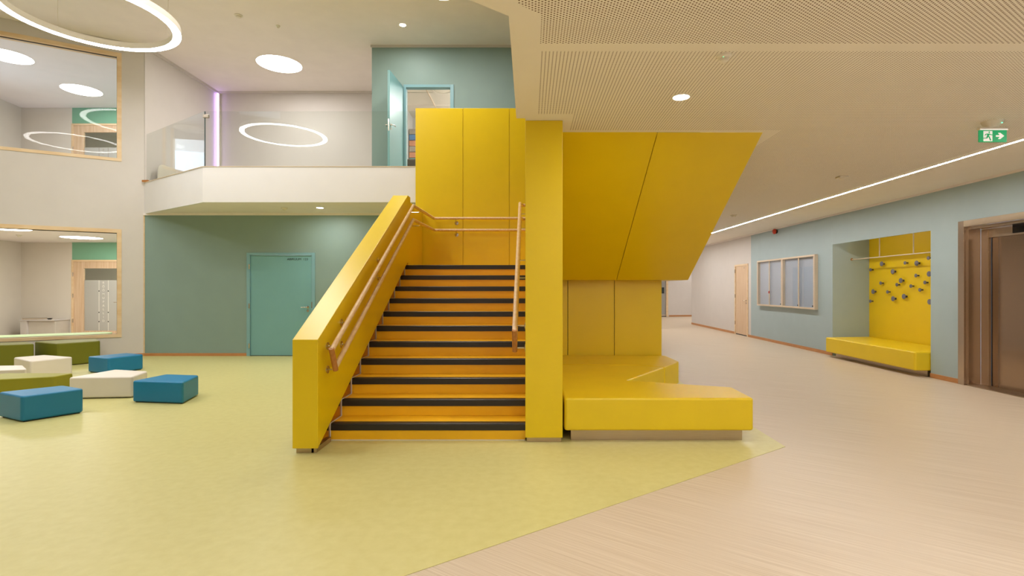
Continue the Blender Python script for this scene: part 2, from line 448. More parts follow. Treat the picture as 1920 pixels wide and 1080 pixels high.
wall('wall_right_upper', (XR, YBK), (XR, YB), ZF, ZU, -.2, 'white_wall', label='white upper wall on the right')
wall('wall_side_corridor', (XR + .03, 20.4), (12, 20.4), 0, ZC, -.2, 'white_wall', label='white wall of the side corridor')
wall('wall_corridor_end', (2.0, 25.0), (12, 26.6), 0, ZC, .2, 'white_wall', [(4.05, 4.95, -.01, 2.1)], 'white wall at the end of the corridor')
wall('wall_side_end', (12, 20), (12, 27.5), 0, ZC, -.2, 'white_wall', label='white end wall of the side corridor')
wall('wall_corridor_left', (2.31, YB), (2.31, 27.3), 0, ZC, .2, 'white_wall', [(8.0, 9.6, .0, 2.3)], 'white wall behind the stairs')
wall('wall_behind', (W(7.0)[0], YBK), (XR + .2, YBK), 0, ZU, -.2, 'white_wall', label='white wall behind the viewer')
# edge of the upper floor over the lower ceiling
def rim(name, a, b, z0, z1, th, m, label):
    return wall(name, a, b, z0, z1, th, m, label=label)
rim('wall_rim_side', (-.115, 2.944), (-.115, 4.72), ZF, 4.6, -.1, 'white_wall', 'white parapet above the lower ceiling edge')
rim('wall_rim_diagonal', (-7.2, -2.757), (-.115, 2.944), ZF, 4.6, -.1, 'white_wall', 'white parapet along the angled ceiling edge')

# skirting boards and ceiling trims
struct(box('baseboard_back', XL, -5.89, YB - .014, YB, .003, .062, 'skirting_wood', bev=.003), 'wooden skirting under the teal wall', 'skirting')
struct(box('baseboard_back_right', -4.46, 2.3, YB - .014, YB, .003, .062, 'skirting_wood', bev=.003), 'wooden skirting behind the stairs', 'skirting')
for i, (a, b) in enumerate(((YBK, 5.2), (7.70, 8.26), (10.93, 15.12), (16.1, 20.4))):
    struct(box('baseboard_right_%d' % i, XR - .014, XR, a, b, 0, .07, 'skirting_wood', bev=.003), 'wooden skirting on the right wall, stretch %d' % (i + 1), 'skirting')
d = Vector((10, 1.6)).normalized(); nn_ = Vector((d.y, -d.x))
def along(s): return (2.0 + d.x * s, 25.0 + d.y * s)
def seg_box(name, s0, s1, o0, o1, z0, z1, m, parent=None, base=along, nrm=nn_):
    a, b = base(s0), base(s1)
    pts = [(a[0] + nrm.x * o0, a[1] + nrm.y * o0, z0), (b[0] + nrm.x * o0, b[1] + nrm.y * o0, z0), (b[0] + nrm.x * o1, b[1] + nrm.y * o1, z0), (a[0] + nrm.x * o1, a[1] + nrm.y * o1, z0)]
    return prism(name, pts, (0, 0, z1 - z0), m, parent)
struct(seg_box('baseboard_corridor_end', 5.0, 10, 0, .015, 0, .075, 'skirting_wood'), 'wooden skirting at the end of the corridor', 'skirting')
struct(seg_box('baseboard_left', 0, 6.9, 0, -.014, .003, .062, 'skirting_wood', base=W, nrm=Vector((-.517, .856))), 'wooden skirting under the interior windows', 'skirting')
struct(box('trim_1', XL, 2.3, YB - .03, YB, 2.935, 2.975, 'ceiling'), 'pale trim on top of the teal wall', 'trim')
struct(box('trim_2', -3.30, XR, YB - .03, YB, ZU - .045, ZU, 'white_wall'), 'pale trim on top of the upper teal wall', 'trim')
struct(box('trim_3', XL, -3.3, 13.36, 13.4, ZU - .06, ZU, 'white_wall'), 'pale cornice at the back of the balcony', 'trim')
struct(box('trim_4', XL, XL + .04, YB, 13.36, ZU - .06, ZU, 'white_wall'), 'pale cornice at the side of the balcony', 'trim')
struct(box('trim_5', XR - .02, XR, YBK, 20.4, ZC - .03, ZC, 'ceiling'), 'pale trim on top of the right wall', 'trim')
struct(box('trim_6', XL - .004, XL + .014, YB - .016, YB + .0, .06, 2.96, 'wood_frame'), 'thin pale corner strip beside the teal wall', 'trim')

# ================================================================ interior windows of the left wall
def interior_window(n, z0, z1, label):
    c = W((WIN[0] + WIN[1]) / 2)
    w = struct(empty('window_%d' % n, (c[0], c[1], z0)), label, 'window')
    nr = Vector((-.517, .856)); fw = .075
    def bar(t0, t1, a, b):
        o = seg_box('frame', t0, t1, -.012, .2, a, b, 'wood_frame', w, base=W, nrm=nr); return o
    bar(WIN[0], WIN[1], z0, z0 + .06); bar(WIN[0], WIN[1], z1 - fw, z1)
    bar(WIN[0], WIN[0] + fw, z0 + .06, z1 - fw); bar(WIN[1] - fw, WIN[1], z0 + .06, z1 - fw)
    # glazing bead
    for (t0, t1, a, b) in ((WIN[0] + fw, WIN[1] - fw, z0 + .06, z0 + .066), (WIN[0] + fw, WIN[1] - fw, z1 - fw - .012, z1 - fw), (WIN[0] + fw, WIN[0] + fw + .012, z0 + .066, z1 - fw - .012), (WIN[1] - fw - .012, WIN[1] - fw, z0 + .066, z1 - fw - .012)):
        seg_box('glazing_bead', t0, t1, .06, .09, a, b, 'knob_stem', w, base=W, nrm=nr)
    seg_box('pane', WIN[0] + fw, WIN[1] - fw, .07, .08, z0 + .06, z1 - fw, 'glass_window', w, base=W, nrm=nr)
interior_window(1, .414, 2.622, 'pine framed interior window on the ground floor, left')
interior_window(2, 4.01, 6.23, 'pine framed interior window on the upper floor, left')

# rooms behind the interior windows
YR = 14.6
for k, (z0, z1, zd, zg, lab) in enumerate(((0, 2.70, 2.21, 1.97, 'ground floor'), (ZF, ZU, 6.03, 5.79, 'upper floor'))):
    sfx = ('lower', 'upper')[k]
    wall('wall_room_%s' % sfx, (-14.26, YR), (-12.83, YR), z0, z1, .15, 'cream_wall', label='cream back wall of the %s group room' % lab)
    wall('wall_room_%s_green' % sfx, (-12.83, YR), (XL, YR), z0, z1, .15, 'green_wall', [(0, 1.42, z0 - .01, zd)], label='mint green wall above the %s room door' % lab)
    wall('wall_room_%s_side' % sfx, (-13.35, 9.0), (-14.26, YR), z0, z1, .15, 'cream_wall', [(1.25, 2.80, 4.4, 6.32)] if k else [], label='cream side wall of the %s group room' % lab)
    if k == 0:
        struct(slab('ceiling_room_lower', [W(7, .2), W(.0, .2), (XL, YR), (-14.5, YR), (-14.5, 7.4)], 2.70, ZF, 'ceiling', keep=True), 'ceiling of the ground floor group room', 'ceiling')
    wall('wall_room_%s_end' % sfx, (-13.35, 9.1), W(5.6), z0, z1, -.15, 'cream_wall', label='cream end wall of the %s group room' % lab)
    dr = struct(empty('door_%d' % (4 + k), (-12.1, YR, z0)), 'pine door with frosted glass in the %s group room' % lab, 'door')
    x0, x1 = -12.83, -11.41
    box('frame', x0, x0 + .05, YR - .03, YR + .12, z0, zd, 'wood_frame', dr); box('frame', x1 - .05, x1, YR - .03, YR + .12, z0, zd, 'wood_frame', dr)
    box('frame', x0 + .05, x1 - .05, YR - .03, YR + .12, zd - .05, zd, 'wood_frame', dr)
    gx0, gx1 = -12.50, -11.55
    for (a, b, c, e) in ((x0 + .05, gx0, z0 + .02, zd - .05), (gx1, x1 - .05, z0 + .02, zd - .05), (gx0, gx1, zg, zd - .05), (gx0, gx1, z0 + .02, z0 + .22)):
        box('leaf_rail', a, b, YR - .01, YR + .04, c, e, 'wood_door', dr)
    box('pane', gx0, gx1, YR + .02, YR + .03, zg - (.33 if k == 0 else .42), zg, 'glass', dr)
    bot = z0 + .22; top = zg - (.33 if k == 0 else .42)
    s1, s2 = -12.09, -11.83
    for (a, b) in ((gx0, s1 - .01), (s1 + .01, s2 - .01), (s2 + .01, gx1)):
        box('frosted_pane', a, b, YR + .02, YR + .03, bot, top, 'frosted', dr)
    for s in (s1, s2):
        box('clear_strip', s - .01, s + .01, YR + .021, YR + .029, bot, top, 'text_pale' if k == 0 else 'art_grey', dr)
        for zz in (.16, .42, 1.02):
            box('strip_mark', s - .011, s + .011, YR + .014, YR + .02, z0 + zz + .3, z0 + zz + .33, 'dark', dr)
    word = 'RÕÕMUPALLID' if k == 0 else 'PA'
    for i, ch in enumerate(word):
        text('letter', ch, .085, ((s1 + s2) / 2, YR + .012, top - .10 - i * .107), 'text_pale' if k == 0 else 'art_grey', dr, align='CENTER', weight=.001)
    for zz in (.45, 1.15, 1.75):
        bm = bmesh.new(); b_lathe(bm, (x0 + .05, YR - .035, z0 + zz), (0, 0, 1), [(0, 0), (.012, 0), (.012, .11), (0, .11)], 10); link('hinge', bm, 'chrome', dr, smooth=True)
    lever(dr, (gx1 + .06, YR - .01, z0 + 1.02), (-1, 0, 0), (0, -1, 0))
# corridor behind those doors
wall('wall_room_beyond', (-14.5, 16.4), (XL, 16.4), 0, ZU, .1, 'cream_wall', label='cream wall behind the group room doors')
wall('wall_room_beyond_left', (-14.4, YR), (-14.4, 16.4), 0, ZU, .1, 'cream_wall', label='cream wall left of the passage behind the group rooms')
wall('wall_room_beyond_right', (XL, YR - .1), (XL, 16.5), 0, ZU, -.1, 'cream_wall', label='cream wall right of the passage behind the group rooms')
struct(slab('ceiling_passage', [(-14.5, YR + .15), (XL, YR + .15), (XL, 16.5), (-14.5, 16.5)], 2.70, ZF, 'ceiling', keep=True), 'ceiling of the passage behind the ground floor room', 'ceiling')
struct(slab('ceiling_passage_upper', [(-14.5, YR + .15), (XL, YR + .15), (XL, 16.5), (-14.5, 16.5)], ZU, ZU + .3, 'ceiling', keep=True), 'ceiling of the passage behind the upper room', 'ceiling')
# daylight window of the upper group room
dv = Vector((-.91, 5.6)).normalized(); nv = Vector((dv.y, -dv.x))
def side(q): return (-13.35 + dv.x * q, 9.0 + dv.y * q)
w = struct(empty('window_3', (side(2.0)[0], side(2.0)[1], 4.4)), 'daylight window with a roller blind in the upper group room', 'window')
seg_box('pane', 1.25, 2.80, -.12, -.11, 4.4, 6.32, 'glass', w, base=side, nrm=nv)
seg_box('roller_blind', 1.30, 2.75, -.09, -.085, 6.02, 6.32, 'blind', w, base=side, nrm=nv)
for q in (1.25, 2.74): seg_box('frame', q, q + .06, -.14, .01, 4.4, 6.32, 'wood_frame', w, base=side, nrm=nv)
# upper group room floor is the slab over the lower room; window seat pads
def seat_pad(z, label, name='window_seat'):
    pts = []
    for t, o in ((4.6, .24), (.95, .24), (.72, .30), (.60, .42), (.60, .60), (.72, .74), (.95, .80), (4.6, .80)): pts.append((*W(t, o), z))
    t = thing(name, label, 'seat pad', (*W(2.6, .5), z - .425))
    prism('pad', pts, (0, 0, .06), 'mint_vinyl', t, bev=.02, seg=3)
    seg_box('plinth', .95, 4.55, .28, .76, z - .425, z, 'wood_door', t, base=W, nrm=Vector((-.517, .856)))
seat_pad(.425, 'pale green rounded window seat inside the ground floor room')
# low cabinet with things on it
cb = thing('low_cabinet', 'low white cabinet against the cream wall, seen through the lower window', 'cabinet', (-13.3, 14.4, 0))
box('body', -13.62, -12.9, 14.15, 14.59, 0, .53, 'grey_panel', cb, bev=.004)
box('side_panel', -13.80, -13.62, 14.10, 14.59, 0, .53, 'white_wall', cb, bev=.004)
box('top', -13.84, -12.88, 14.08, 14.59, .53, .555, 'white_wall', cb, bev=.004)
tr = thing('serving_tray', 'grey flat tray lying on the low cabinet', 'tray', (-13.6, 14.3, .555))
box('tray_body', -13.80, -13.38, 14.15, 14.45, .555, .585, 'alu', tr, bev=.012); box('rim', -13.80, -13.38, 14.15, 14.45, .585, .60, 'chrome', tr, bev=.006)
tag(lathe('bowl', (-13.18, 14.3, .555), (0, 0, 1), [(0, 0), (.03, 0), (.065, .03), (.055, .035), (0, .012)], 'dark'), 'small black bowl on the low cabinet', 'bowl')

# ================================================================ doors
def teal_door():
    x0, x1, zt = XL + 2.143, XL + 3.568, 2.155
    dr = struct(empty('door_1', ((x0 + x1) / 2, YB, 0)), 'closed teal door reading ABIRUUM 123 under the balcony', 'door')
    box('frame', x0, x0 + .07, YB - .02, YB + .1, .003, zt, 'teal_frame', dr, bev=.004); box('frame', x1 - .07, x1, YB - .02, YB + .1, .003, zt, 'teal_frame', dr, bev=.004)
    box('frame', x0 + .07, x1 - .07, YB - .02, YB + .1, zt - .05, zt, 'teal_frame', dr, bev=.004)
    lf = box('leaf', x0 + .075, x1 - .075, YB + .008, YB + .055, .012, zt - .054, 'teal_door', dr, bev=.002)
    box('threshold', x0 + .07, x1 - .07, YB + .0, YB + .1, .003, .011, 'dark', dr)
    tx = (538 - U0) / FPX * YB
    text('lettering', 'ABIRUUM  123', .062, (tx, YB + .006, 2.00), 'text', lf, axes=((1.12, 0, 0), (0, 0, 1)))
    lever(lf, ((577 - U0) / FPX * YB, YB + .008, 1.42 - 36 / FPX * YB), (-1, 0, 0), (0, -1, 0))
    for v in (500, 573.5, 648):
        z = EYE - (v - 540) / FPX * YB
        bm = bmesh.new(); b_lathe(bm, (x0 + .058, YB - .022, z - .05), (0, 0, 1), [(0, 0), (.013, 0), (.013, .1), (0, .1)], 12); link('hinge', bm, 'chrome', dr, smooth=True)
    box('strike_plate', x1 - .072, x1 - .055, YB - .023, YB - .019, 1.0, 1.13, 'chrome', dr)
teal_door()

def open_door():
    x0, x1, zt = DU0, DU1, 5.66
    dr = struct(empty('door_2', ((x0 + x1) / 2, YB, ZF)), 'open teal blue door on the upper floor', 'door')
    box('frame', x0, x0 + .05, YB - .02, YB + .12, ZF, zt, 'teal_frame', dr, bev=.004); box('frame', x1 - .075, x1, YB - .02, YB + .12, ZF, zt, 'teal_frame', dr, bev=.004)
    box('frame', x0 + .05, x1 - .075, YB - .02, YB + .12, zt - .06, zt, 'teal_frame', dr, bev=.004)
    # the leaf swings towards the hall
    hx, hy = x0 + .0, YB - .03
    a = math.radians(-94); dx, dy = math.cos(a), math.sin(a)
    nx, ny = -dy, dx
    wd, th = .84, .045
    def P(s, o): return (hx + dx * s + nx * o, hy + dy * s + ny * o)
    pts = [(*P(0, 0), ZF + .012), (*P(wd, 0), ZF + .012), (*P(wd, -th), ZF + .012), (*P(0, -th), ZF + .012)]
    lf = prism('leaf', pts, (0, 0, zt - .065 - ZF), 'teal_door', dr, bev=.002)
    ft = P(wd, -th / 2)
    box('lock_plate', ft[0] - .011, ft[0] + .011, ft[1] - .003, ft[1] + .002, ZF + .92, ZF + 1.15, 'chrome', lf)
    for o, sg in ((0, 1), (-th, -1)):
        c = P(wd - .055, o)
        lever(lf, (c[0], c[1], ZF + 1.05), (-dx, -dy, 0), (nx * sg, ny * sg, 0))
open_door()
# upper room behind the open door
XW = -3.2
struct(slab('ceiling_room_tiles', [(XW, YB + .12), (1.5, YB + .12), (1.5, 14.4), (XW, 14.4)], 6.10, 6.3, 'plastic', keep=True), 'tiled ceiling of the upper room', 'ceiling')
for i, xx in enumerate((-2.42, -1.22)):
    struct(box('trim_%d' % (7 + i), xx - .012, xx + .012, YB + .12, 14.3, 6.085, 6.10, 'alu'), 'ceiling grid bar of the upper room, number %d' % (i + 1), 'trim')
for i, yy in enumerate((11.6, 12.45, 13.3)):
    struct(box('trim_%d' % (9 + i), XW, 1.4, yy - .01, yy + .01, 6.087, 6.10, 'plastic'), 'cross bar of the upper room ceiling, number %d' % (i + 1), 'trim')
wall('wall_upper_room_back', (XW, 14.3), (1.6, 14.3), ZF, 6.3, .1, 'white_wall', label='white back wall of the upper room')
wall('wall_upper_room_right', (1.5, YB + .1), (1.5, 14.4), ZF, 6.3, -.1, 'white_wall', label='white right wall of the upper room')
struct(box('floor_upper_room', XW, 1.5, YB, 14.3, ZF, ZF + .005, 'floor_upper'), 'grey floor of the upper room', 'floor')
for (x, y, lab) in ((-2.05, 12.25, 'round ceiling diffuser nearest the open upper door'), (-1.85, 13.7, 'round ceiling diffuser deeper in the upper room')):
    t = thing('ceiling_diffuser', lab, 'ceiling vent', (x, y, 6.1))
    lathe('outer_ring', (x, y, 6.10), (0, 0, -1), [(.30, 0), (.30, .012), (.22, .018), (.22, 0)], 'plastic', t, 32)
    lathe('inner_disc', (x, y, 6.10), (0, 0, -1), [(.17, 0), (.17, .02), (0, .022)], 'plastic', t, 32)
t = thing('ceiling_lamp', 'square ceiling lamp inside the upper room', 'lamp', (-.7, 12.8, 6.1))  # unseen lamp, added and dropped low so it also lights the ceiling
box('body', -1.0, -.4, 12.5, 13.1, 6.06, 6.1, 'plastic', t); box('diffuser', -.97, -.43, 12.53, 13.07, 5.94, 6.06, 'upper_room_lamp', t)
# shelf with colourful boxes at the back of that room
sh = thing('wall_rack', 'white rack of colourful boxes inside the upper room', 'rack', (-2.8, 13.9, ZF))
box('back_board', -3.195, -2.3, 13.96, 14.0, ZF + .005, ZF + 2.15, 'white_wall', sh)
for i in range(11):
    if i == 6: continue
    mm = ('art_grey', 'art_blue', 'art_orange', 'art_grey', 'art_orange', 'art_teal', '', 'art_grey', 'art_blue', 'art_orange', 'art_teal')[i]
    z1 = ZF + 2.12 - i * .155
    box('box', -3.18, -2.35, 13.78, 13.96, z1 - .145, z1, mm, sh, bev=.006)
sf = thing('armchair', 'brown grey upholstered armchair inside the upper room', 'armchair', (-2.6, 11.6, ZF))
box('seat', -3.02, -2.3, 11.5, 12.15, ZF + .12, ZF + .45, 'sofa', sf, bev=.04, seg=3); box('arm', -3.12, -2.95, 11.45, 12.18, ZF + .08, ZF + .66, 'sofa', sf, bev=.04, seg=3)
box('arm', -2.36, -2.2, 11.45, 12.18, ZF + .08, ZF + .62, 'sofa', sf, bev=.04, seg=3); box('backrest', -3.02, -2.3, 12.05, 12.25, ZF + .3, ZF + .9, 'sofa', sf, bev=.05, seg=3)
for (x, y) in ((-3.05, 11.5), (-2.27, 11.5), (-3.05, 12.13), (-2.27, 12.13)): box('leg', x - .02, x + .02, y - .02, y + .02, ZF + .005, ZF + .1, 'dark', sf)

# pale oak door in the far right wall
def oak_door():
    y0, y1, zt = 15.13, 16.10, 2.13
    dr = struct(empty('door_3', (XR, (y0 + y1) / 2, 0)), 'closed pale oak door in the white wall on the right', 'door')
    for a, b, c, e in ((y0, y0 + .06, 0, zt), (y1 - .06, y1, 0, zt), (y0 + .06, y1 - .06, zt - .05, zt)): box('frame', XR - .02, XR + .1, a, b, c, e, 'wood_frame', dr)
    lf = box('leaf', XR + .0, XR + .045, y0 + .065, y1 - .065, .03, zt - .055, 'wood_door', dr)
    box('threshold', XR - .0, XR + .06, y0 + .06, y1 - .06, 0.001, .028, 'dark', dr)
    lever(lf, (XR, y0 + .13, 1.05), (0, 1, 0), (-1, 0, 0))
    for z in (.3, 1.12, 1.88): box('hinge', XR - .035, XR - .02, y1 - .075, y1 - .05, z, z + .11, 'chrome', dr)
    text('lettering', '124', .05, (XR - .002, y0 + .33, 2.0), 'art_grey', lf, axes=((0, -1, 0), (0, 0, 1)))
oak_door()
def glass_door():
    dr = struct(empty('door_6', (*along(4.5), 0)), 'glazed door at the end of the corridor', 'door')
    for a, b, c, e in ((4.05, 4.12, 0, 2.1), (4.86, 4.95, 0, 2.1), (4.12, 4.86, 2.03, 2.1)): seg_box('frame', a, b, .02, -.1, c, e, 'wood_frame', dr)
    seg_box('pane', 4.12, 4.86, -.05, -.06, .1, 2.03, 'frosted', dr)
    seg_box('kick_plate', 4.12, 4.86, -.04, -.07, .03, .1, 'alu', dr); seg_box('threshold', 4.12, 4.86, 0, -.1, .001, .03, 'dark', dr)
    seg_box('notice', 4.62, 4.76, -.03, -.045, 1.15, 1.45, 'text', dr)
    seg_box('handle', 4.3, 4.32, .04, .02, .9, 1.3, 'chrome', dr)
glass_door()
wall('wall_corridor_beyond', (2, 26.5), (12, 28.1), 0, ZC, .1, 'white_wall', label='white wall behind the glazed corridor door')
# blue door behind the stairs (mirrored in the display case)
def blue_door():
    y0, y1 = YB + 8.0, YB + 9.6
    dr = struct(empty('door_7', (2.31, (y0 + y1) / 2, 0)), 'blue double door behind the stairs', 'door')
    for a, b in ((y0, y0 + .08), (y1 - .08, y1), ((y0 + y1) / 2 - .04, (y0 + y1) / 2 + .04)): box('frame', 2.21, 2.33, a, b, 0, 2.3, 'white_wall', dr)
    box('frame', 2.21, 2.33, y0 + .08, y1 - .08, 2.22, 2.3, 'white_wall', dr)
    for a, b in ((y0 + .08, (y0 + y1) / 2 - .04), ((y0 + y1) / 2 + .04, y1 - .08)): box('leaf', 2.25, 2.30, a, b, .01, 2.22, 'sky_blue_door', dr)
blue_door()

# ================================================================ staircase
Y1, G, R = 4.83, .29, .16
SX0, SX1 = -1.85, -.034
st = thing('staircase', 'yellow staircase with orange steps, black nosings and a landing', 'staircase', (-.9, 4.8, 0))
for i in range(11):
    y, z = Y1 + G * i, R * (i + 1)
    y2 = y + G + .02 if i < 10 else 9.33
    # tread and riser: a step body whose front edge carries the nosing
    bm = bmesh.new(); b_box(bm, SX0, SX1 if i < 10 else SX1, y + .012, y2, z - R + (.003 if i == 0 else 0), z - .001)
    sp_ = link('step', bm, 'orange', st)
    # nosing profile wraps the edge
    prof = [(y + .075, z + .002), (y + .012, z + .002), (y + .004, z - .002), (y, z - .010), (y - .002, z - .062), (y + .012, z - .062), (y + .0125, z - .003), (y + .075, z - .003)]
    prism('nosing', [(SX0 + .008, a, b) for a, b in prof], (SX1 - SX0 - .008, 0, 0), 'nosing', sp_)
    # weld line of the covering at the wall side
    prof2 = [(y - .004, z - R + .004), (y - .004, z - .008), (y + .008, z + .005), (y2 - .02, z + .005), (y2 - .02, z + .001), (y + .012, z + .001), (y + .003, z - .01), (y + .003, z - R + .004)]
    prism('edge_weld', [(SX0, a, b) for a, b in prof2], (.008, 0, 0), 'steel' if False else 'cream_wall', sp_)
box('landing', SX1, 2.309, 7.85, 9.33, 1.55, 1.759, 'orange', st)
box('weld_line', SX0, SX1, Y1 + .004, Y1 + .012, .003, .010, 'cream_wall', st)
# polished skirting at the left side of the steps
sk = [(4.47, .0035), (4.47, .05), (7.85, 1.86), (7.95, 1.86), (7.95, .0035)]
prism('side_skirting', [(SX0 - .02, a, b) for a, b in sk], (.019, 0, 0), 'skirt_steel', st)
# left parapet
PX0, PX1 = -2.026, -1.807
py0 = 4.45; sl = R / G
par = [(py0, .045), (py0, .977), (7.755, .977 + sl * (7.755 - py0)), (7.92, .977 + sl * (7.755 - py0)), (7.92, 1.80), (7.72, 1.795)]
pp = prism('parapet', [(PX0, a, b) for a, b in par], (PX1 - PX0, 0, 0), 'yellow', st, bev=.004)
box('plinth', PX0 + .025, PX1 - .02, py0 + .02, py0 + .35, .0035, .047, 'steel', pp)
prism('outer_skirting', [(PX0 + .03, a, b) for a, b in ((py0 + .36, .0035), (py0 + .36, .2), (7.85, 2.0), (7.85, .0035))], (.02, 0, 0), 'yellow', pp)
# landing parapet beyond it
box('landing_parapet', -2.03, -1.915, 7.93, 9.33, 1.55, 2.80, 'yellow', st, bev=.004)
# dividing wall with its front face (the yellow pier)
pr = box('dividing_wall', -.034, .308, 4.774, 7.85, .045, ZC - .002, 'yellow', st, bev=.003)
box('plinth', -.022, .296, 4.79, 7.83, .0035, .044, 'steel', pr)
# yellow rear wall in panels
def panel(name, x0, x1, z0, z1, y, m='yellow', th=.02): return box(name, x0, x1, y, y + th, z0, z1, m, st, bev=.002)
seams = [-2.04, -1.187, -.354, .48, 1.31, 2.309]
for a, b in zip(seams, seams[1:]): panel('rear_panel', a + (.004 if a > -2 else 0), b - .004, 1.765, 4.65, 9.34)
box('rear_wall_core', -2.035, 2.309, 9.361, 9.40, .003, 4.645, 'yellow', st)
# panels below the landing
for a, b in zip((.308, .585, 1.288, 2.005), (.585, 1.288, 2.005)): panel('lower_panel', a + .004, b - .004, .003, 1.535, 7.85)
box('lower_wall_core', .31, 2.0, 7.871, 7.92, .003, 1.535, 'dark', st)
# underside of the second flight
ua, ub = (5.14, ZC - .002), (7.555, 1.536)
for a, b in ((.308, 1.27), (1.27, 2.309)):
    prof = [(ua[0], ua[1]), ub, (ub[0] + .03, ub[1] + .03), (ua[0] + .06, ua[1])]
    prism('soffit_panel', [(a + (.004 if a > 1 else 0), y, z) for y, z in prof], (b - a - .004, 0, 0), 'yellow', st)
prof = [(ua[0] + .065, ua[1]), (ub[0] + .035, ub[1] + .032), (9.33, ub[1] + .032), (9.33, ZC - .002)]
prism('flight_body', [(.309, y, z) for y, z in prof], (1.998, 0, 0), 'yellow', st)
box('landing_soffit', .309, 2.309, 7.556, 9.33, 1.536, 1.566, 'yellow', st)

# ================================================================ handrails
XA = PX1 + .087                               # left rail
def zu(y): return .95 + sl * (y - 4.66)
RR = .0235
def rose(parent, base, rail, side_x):
    """wall rose, arm and saddle carrying a rail"""
    b = Vector(base); r = Vector(rail); n = Vector((side_x, 0, 0))
    br = bmesh.new()
    b_lathe(br, b, n, [(0, 0), (.034, 0), (.034, .006), (.012, .009), (.009, .012), (0, .012)], 20)
    b_tube(br, [b + n * .01, Vector((r.x, b.y, b.z)) - n * .012, Vector((r.x, r.y, b.z + .012)), Vector((r.x, r.y, r.z - RR + .004))], .007, 8)
    return link('bracket', br, 'chrome', parent, smooth=True)
hr = thing('handrail', 'double oak handrail on the left yellow parapet, running along the landing wall', 'handrail', (XA, 4.53, .66))
ye, yt, yw, zl = 4.53, 7.73, 9.255, 2.66
zt_ = zu(yt)
up = [(XA, ye, zu(ye)), (XA, yt, zt_), (XA + .03, yw, zl), (2.2, yw, zl)]
lo = [(XA, ye + .09, zu(ye + .09) - .21), (XA, yt, zt_ - .21), (XA + .03, yw, zl - .21), (2.2, yw, zl - .21)]
tube('upper_rail', up, RR, 'wood_rail', hr, 16); tube('lower_rail', lo, RR, 'wood_rail', hr, 16)
def end_loop(x, a, b, parent):
    """flat wooden link joining the two rail ends"""
    a = Vector((x, *a)); b = Vector((x, *b)); dd = (b - a).normalized()
    bm = bmesh.new(); b_tube(bm, [a - dd * .020, a + dd * .02, b, b + dd * .022], RR * 1.02, 16)
    return link('end_piece', bm, 'wood_cap', parent, smooth=True)
end_loop(XA, (ye, zu(ye)), (ye + .085, zu(ye + .085) - .215), hr)
for y in (4.66, 5.0, 6.21):
    for dz in (0, .21): rose(hr, (PX1, y, zu(y) - dz - .05), (XA, y, zu(y) - dz), 1)
for dz in (0, .21): rose(hr, (-1.915, 8.12, 2.60 - dz), (XA + .01, 8.12, 2.66 - dz), 1)
for xx in (-1.30, .9):
    for dz in (0, .21):
        bm = bmesh.new(); b_lathe(bm, (xx, 9.34, zl - dz - .075), (0, -1, 0), [(0, 0), (.034, 0), (.034, .006), (.012, .009), (0, .010)], 20)
        b_tube(bm, [(xx, 9.332, zl - dz - .075), (xx, yw + .01, zl - dz - .075), (xx, yw, zl - dz - .06), (xx, yw, zl - dz - RR + .004)], .007, 8)
        link('bracket', bm, 'chrome', hr, smooth=True)
XB = -.034 - .10
hr2 = thing('handrail', 'double oak handrail in front of the yellow pier on the right of the steps', 'handrail', (XB, 4.78, .8))
ye = 4.78
up = [(XB, ye, zu(ye)), (XB, 7.76, zu(7.76) + .02), (XB + .03, 7.93, 2.68), (.14, 7.97, 2.70)]
lo = [(XB, ye + .09, zu(ye + .09) - .21), (XB, 7.76, zu(7.76) - .19), (XB + .03, 7.93, 2.47), (.14, 7.97, 2.49)]
tube('upper_rail', up, RR, 'wood_rail', hr2, 16); tube('lower_rail', lo, RR, 'wood_rail', hr2, 16)
end_loop(XB, (ye, zu(ye)), (ye + .085, zu(ye + .085) - .215), hr2)
for y in (4.95, 6.2, 7.55):
    for dz in (0, .21): rose(hr2, (-.034, y, zu(y) - dz - .05), (XB, y, zu(y) - dz), -1)

# ================================================================ upholstered pieces
def cushion_mesh(name, poly, z0, z1, m, parent, r=.028, rc=.05):
    """upholstered block: rounded vertical corners, soft top and bottom edges"""
    bm = bmesh.new(); b_prism(bm, [(x, y, z0) for x, y in poly], (0, 0, z1 - z0))
    bmesh.ops.recalc_face_normals(bm, faces=bm.faces[:])
    b_bevel(bm, rc, 4, lambda e: abs(e.verts[0].co.z - e.verts[1].co.z) > .05)
    bmesh.ops.recalc_face_normals(bm, faces=bm.faces[:])
    b_bevel(bm, r, 4, lambda e: abs(e.verts[0].co.z - e.verts[1].co.z) < 1e-5 and len(e.link_faces) == 2 and abs(e.calc_face_angle(0) - math.pi / 2) < .2 and any(abs(f.normal.z) > .9 for f in e.link_faces))
    return soften(link(name, bm, m, parent, smooth=True))
def centre(poly): return (sum(p[0] for p in poly) / len(poly), sum(p[1] for p in poly) / len(poly))
def inset(poly, k):
    c = centre(poly); return [(c[0] + (x - c[0]) * k, c[1] + (y - c[1]) * k) for x, y in poly]

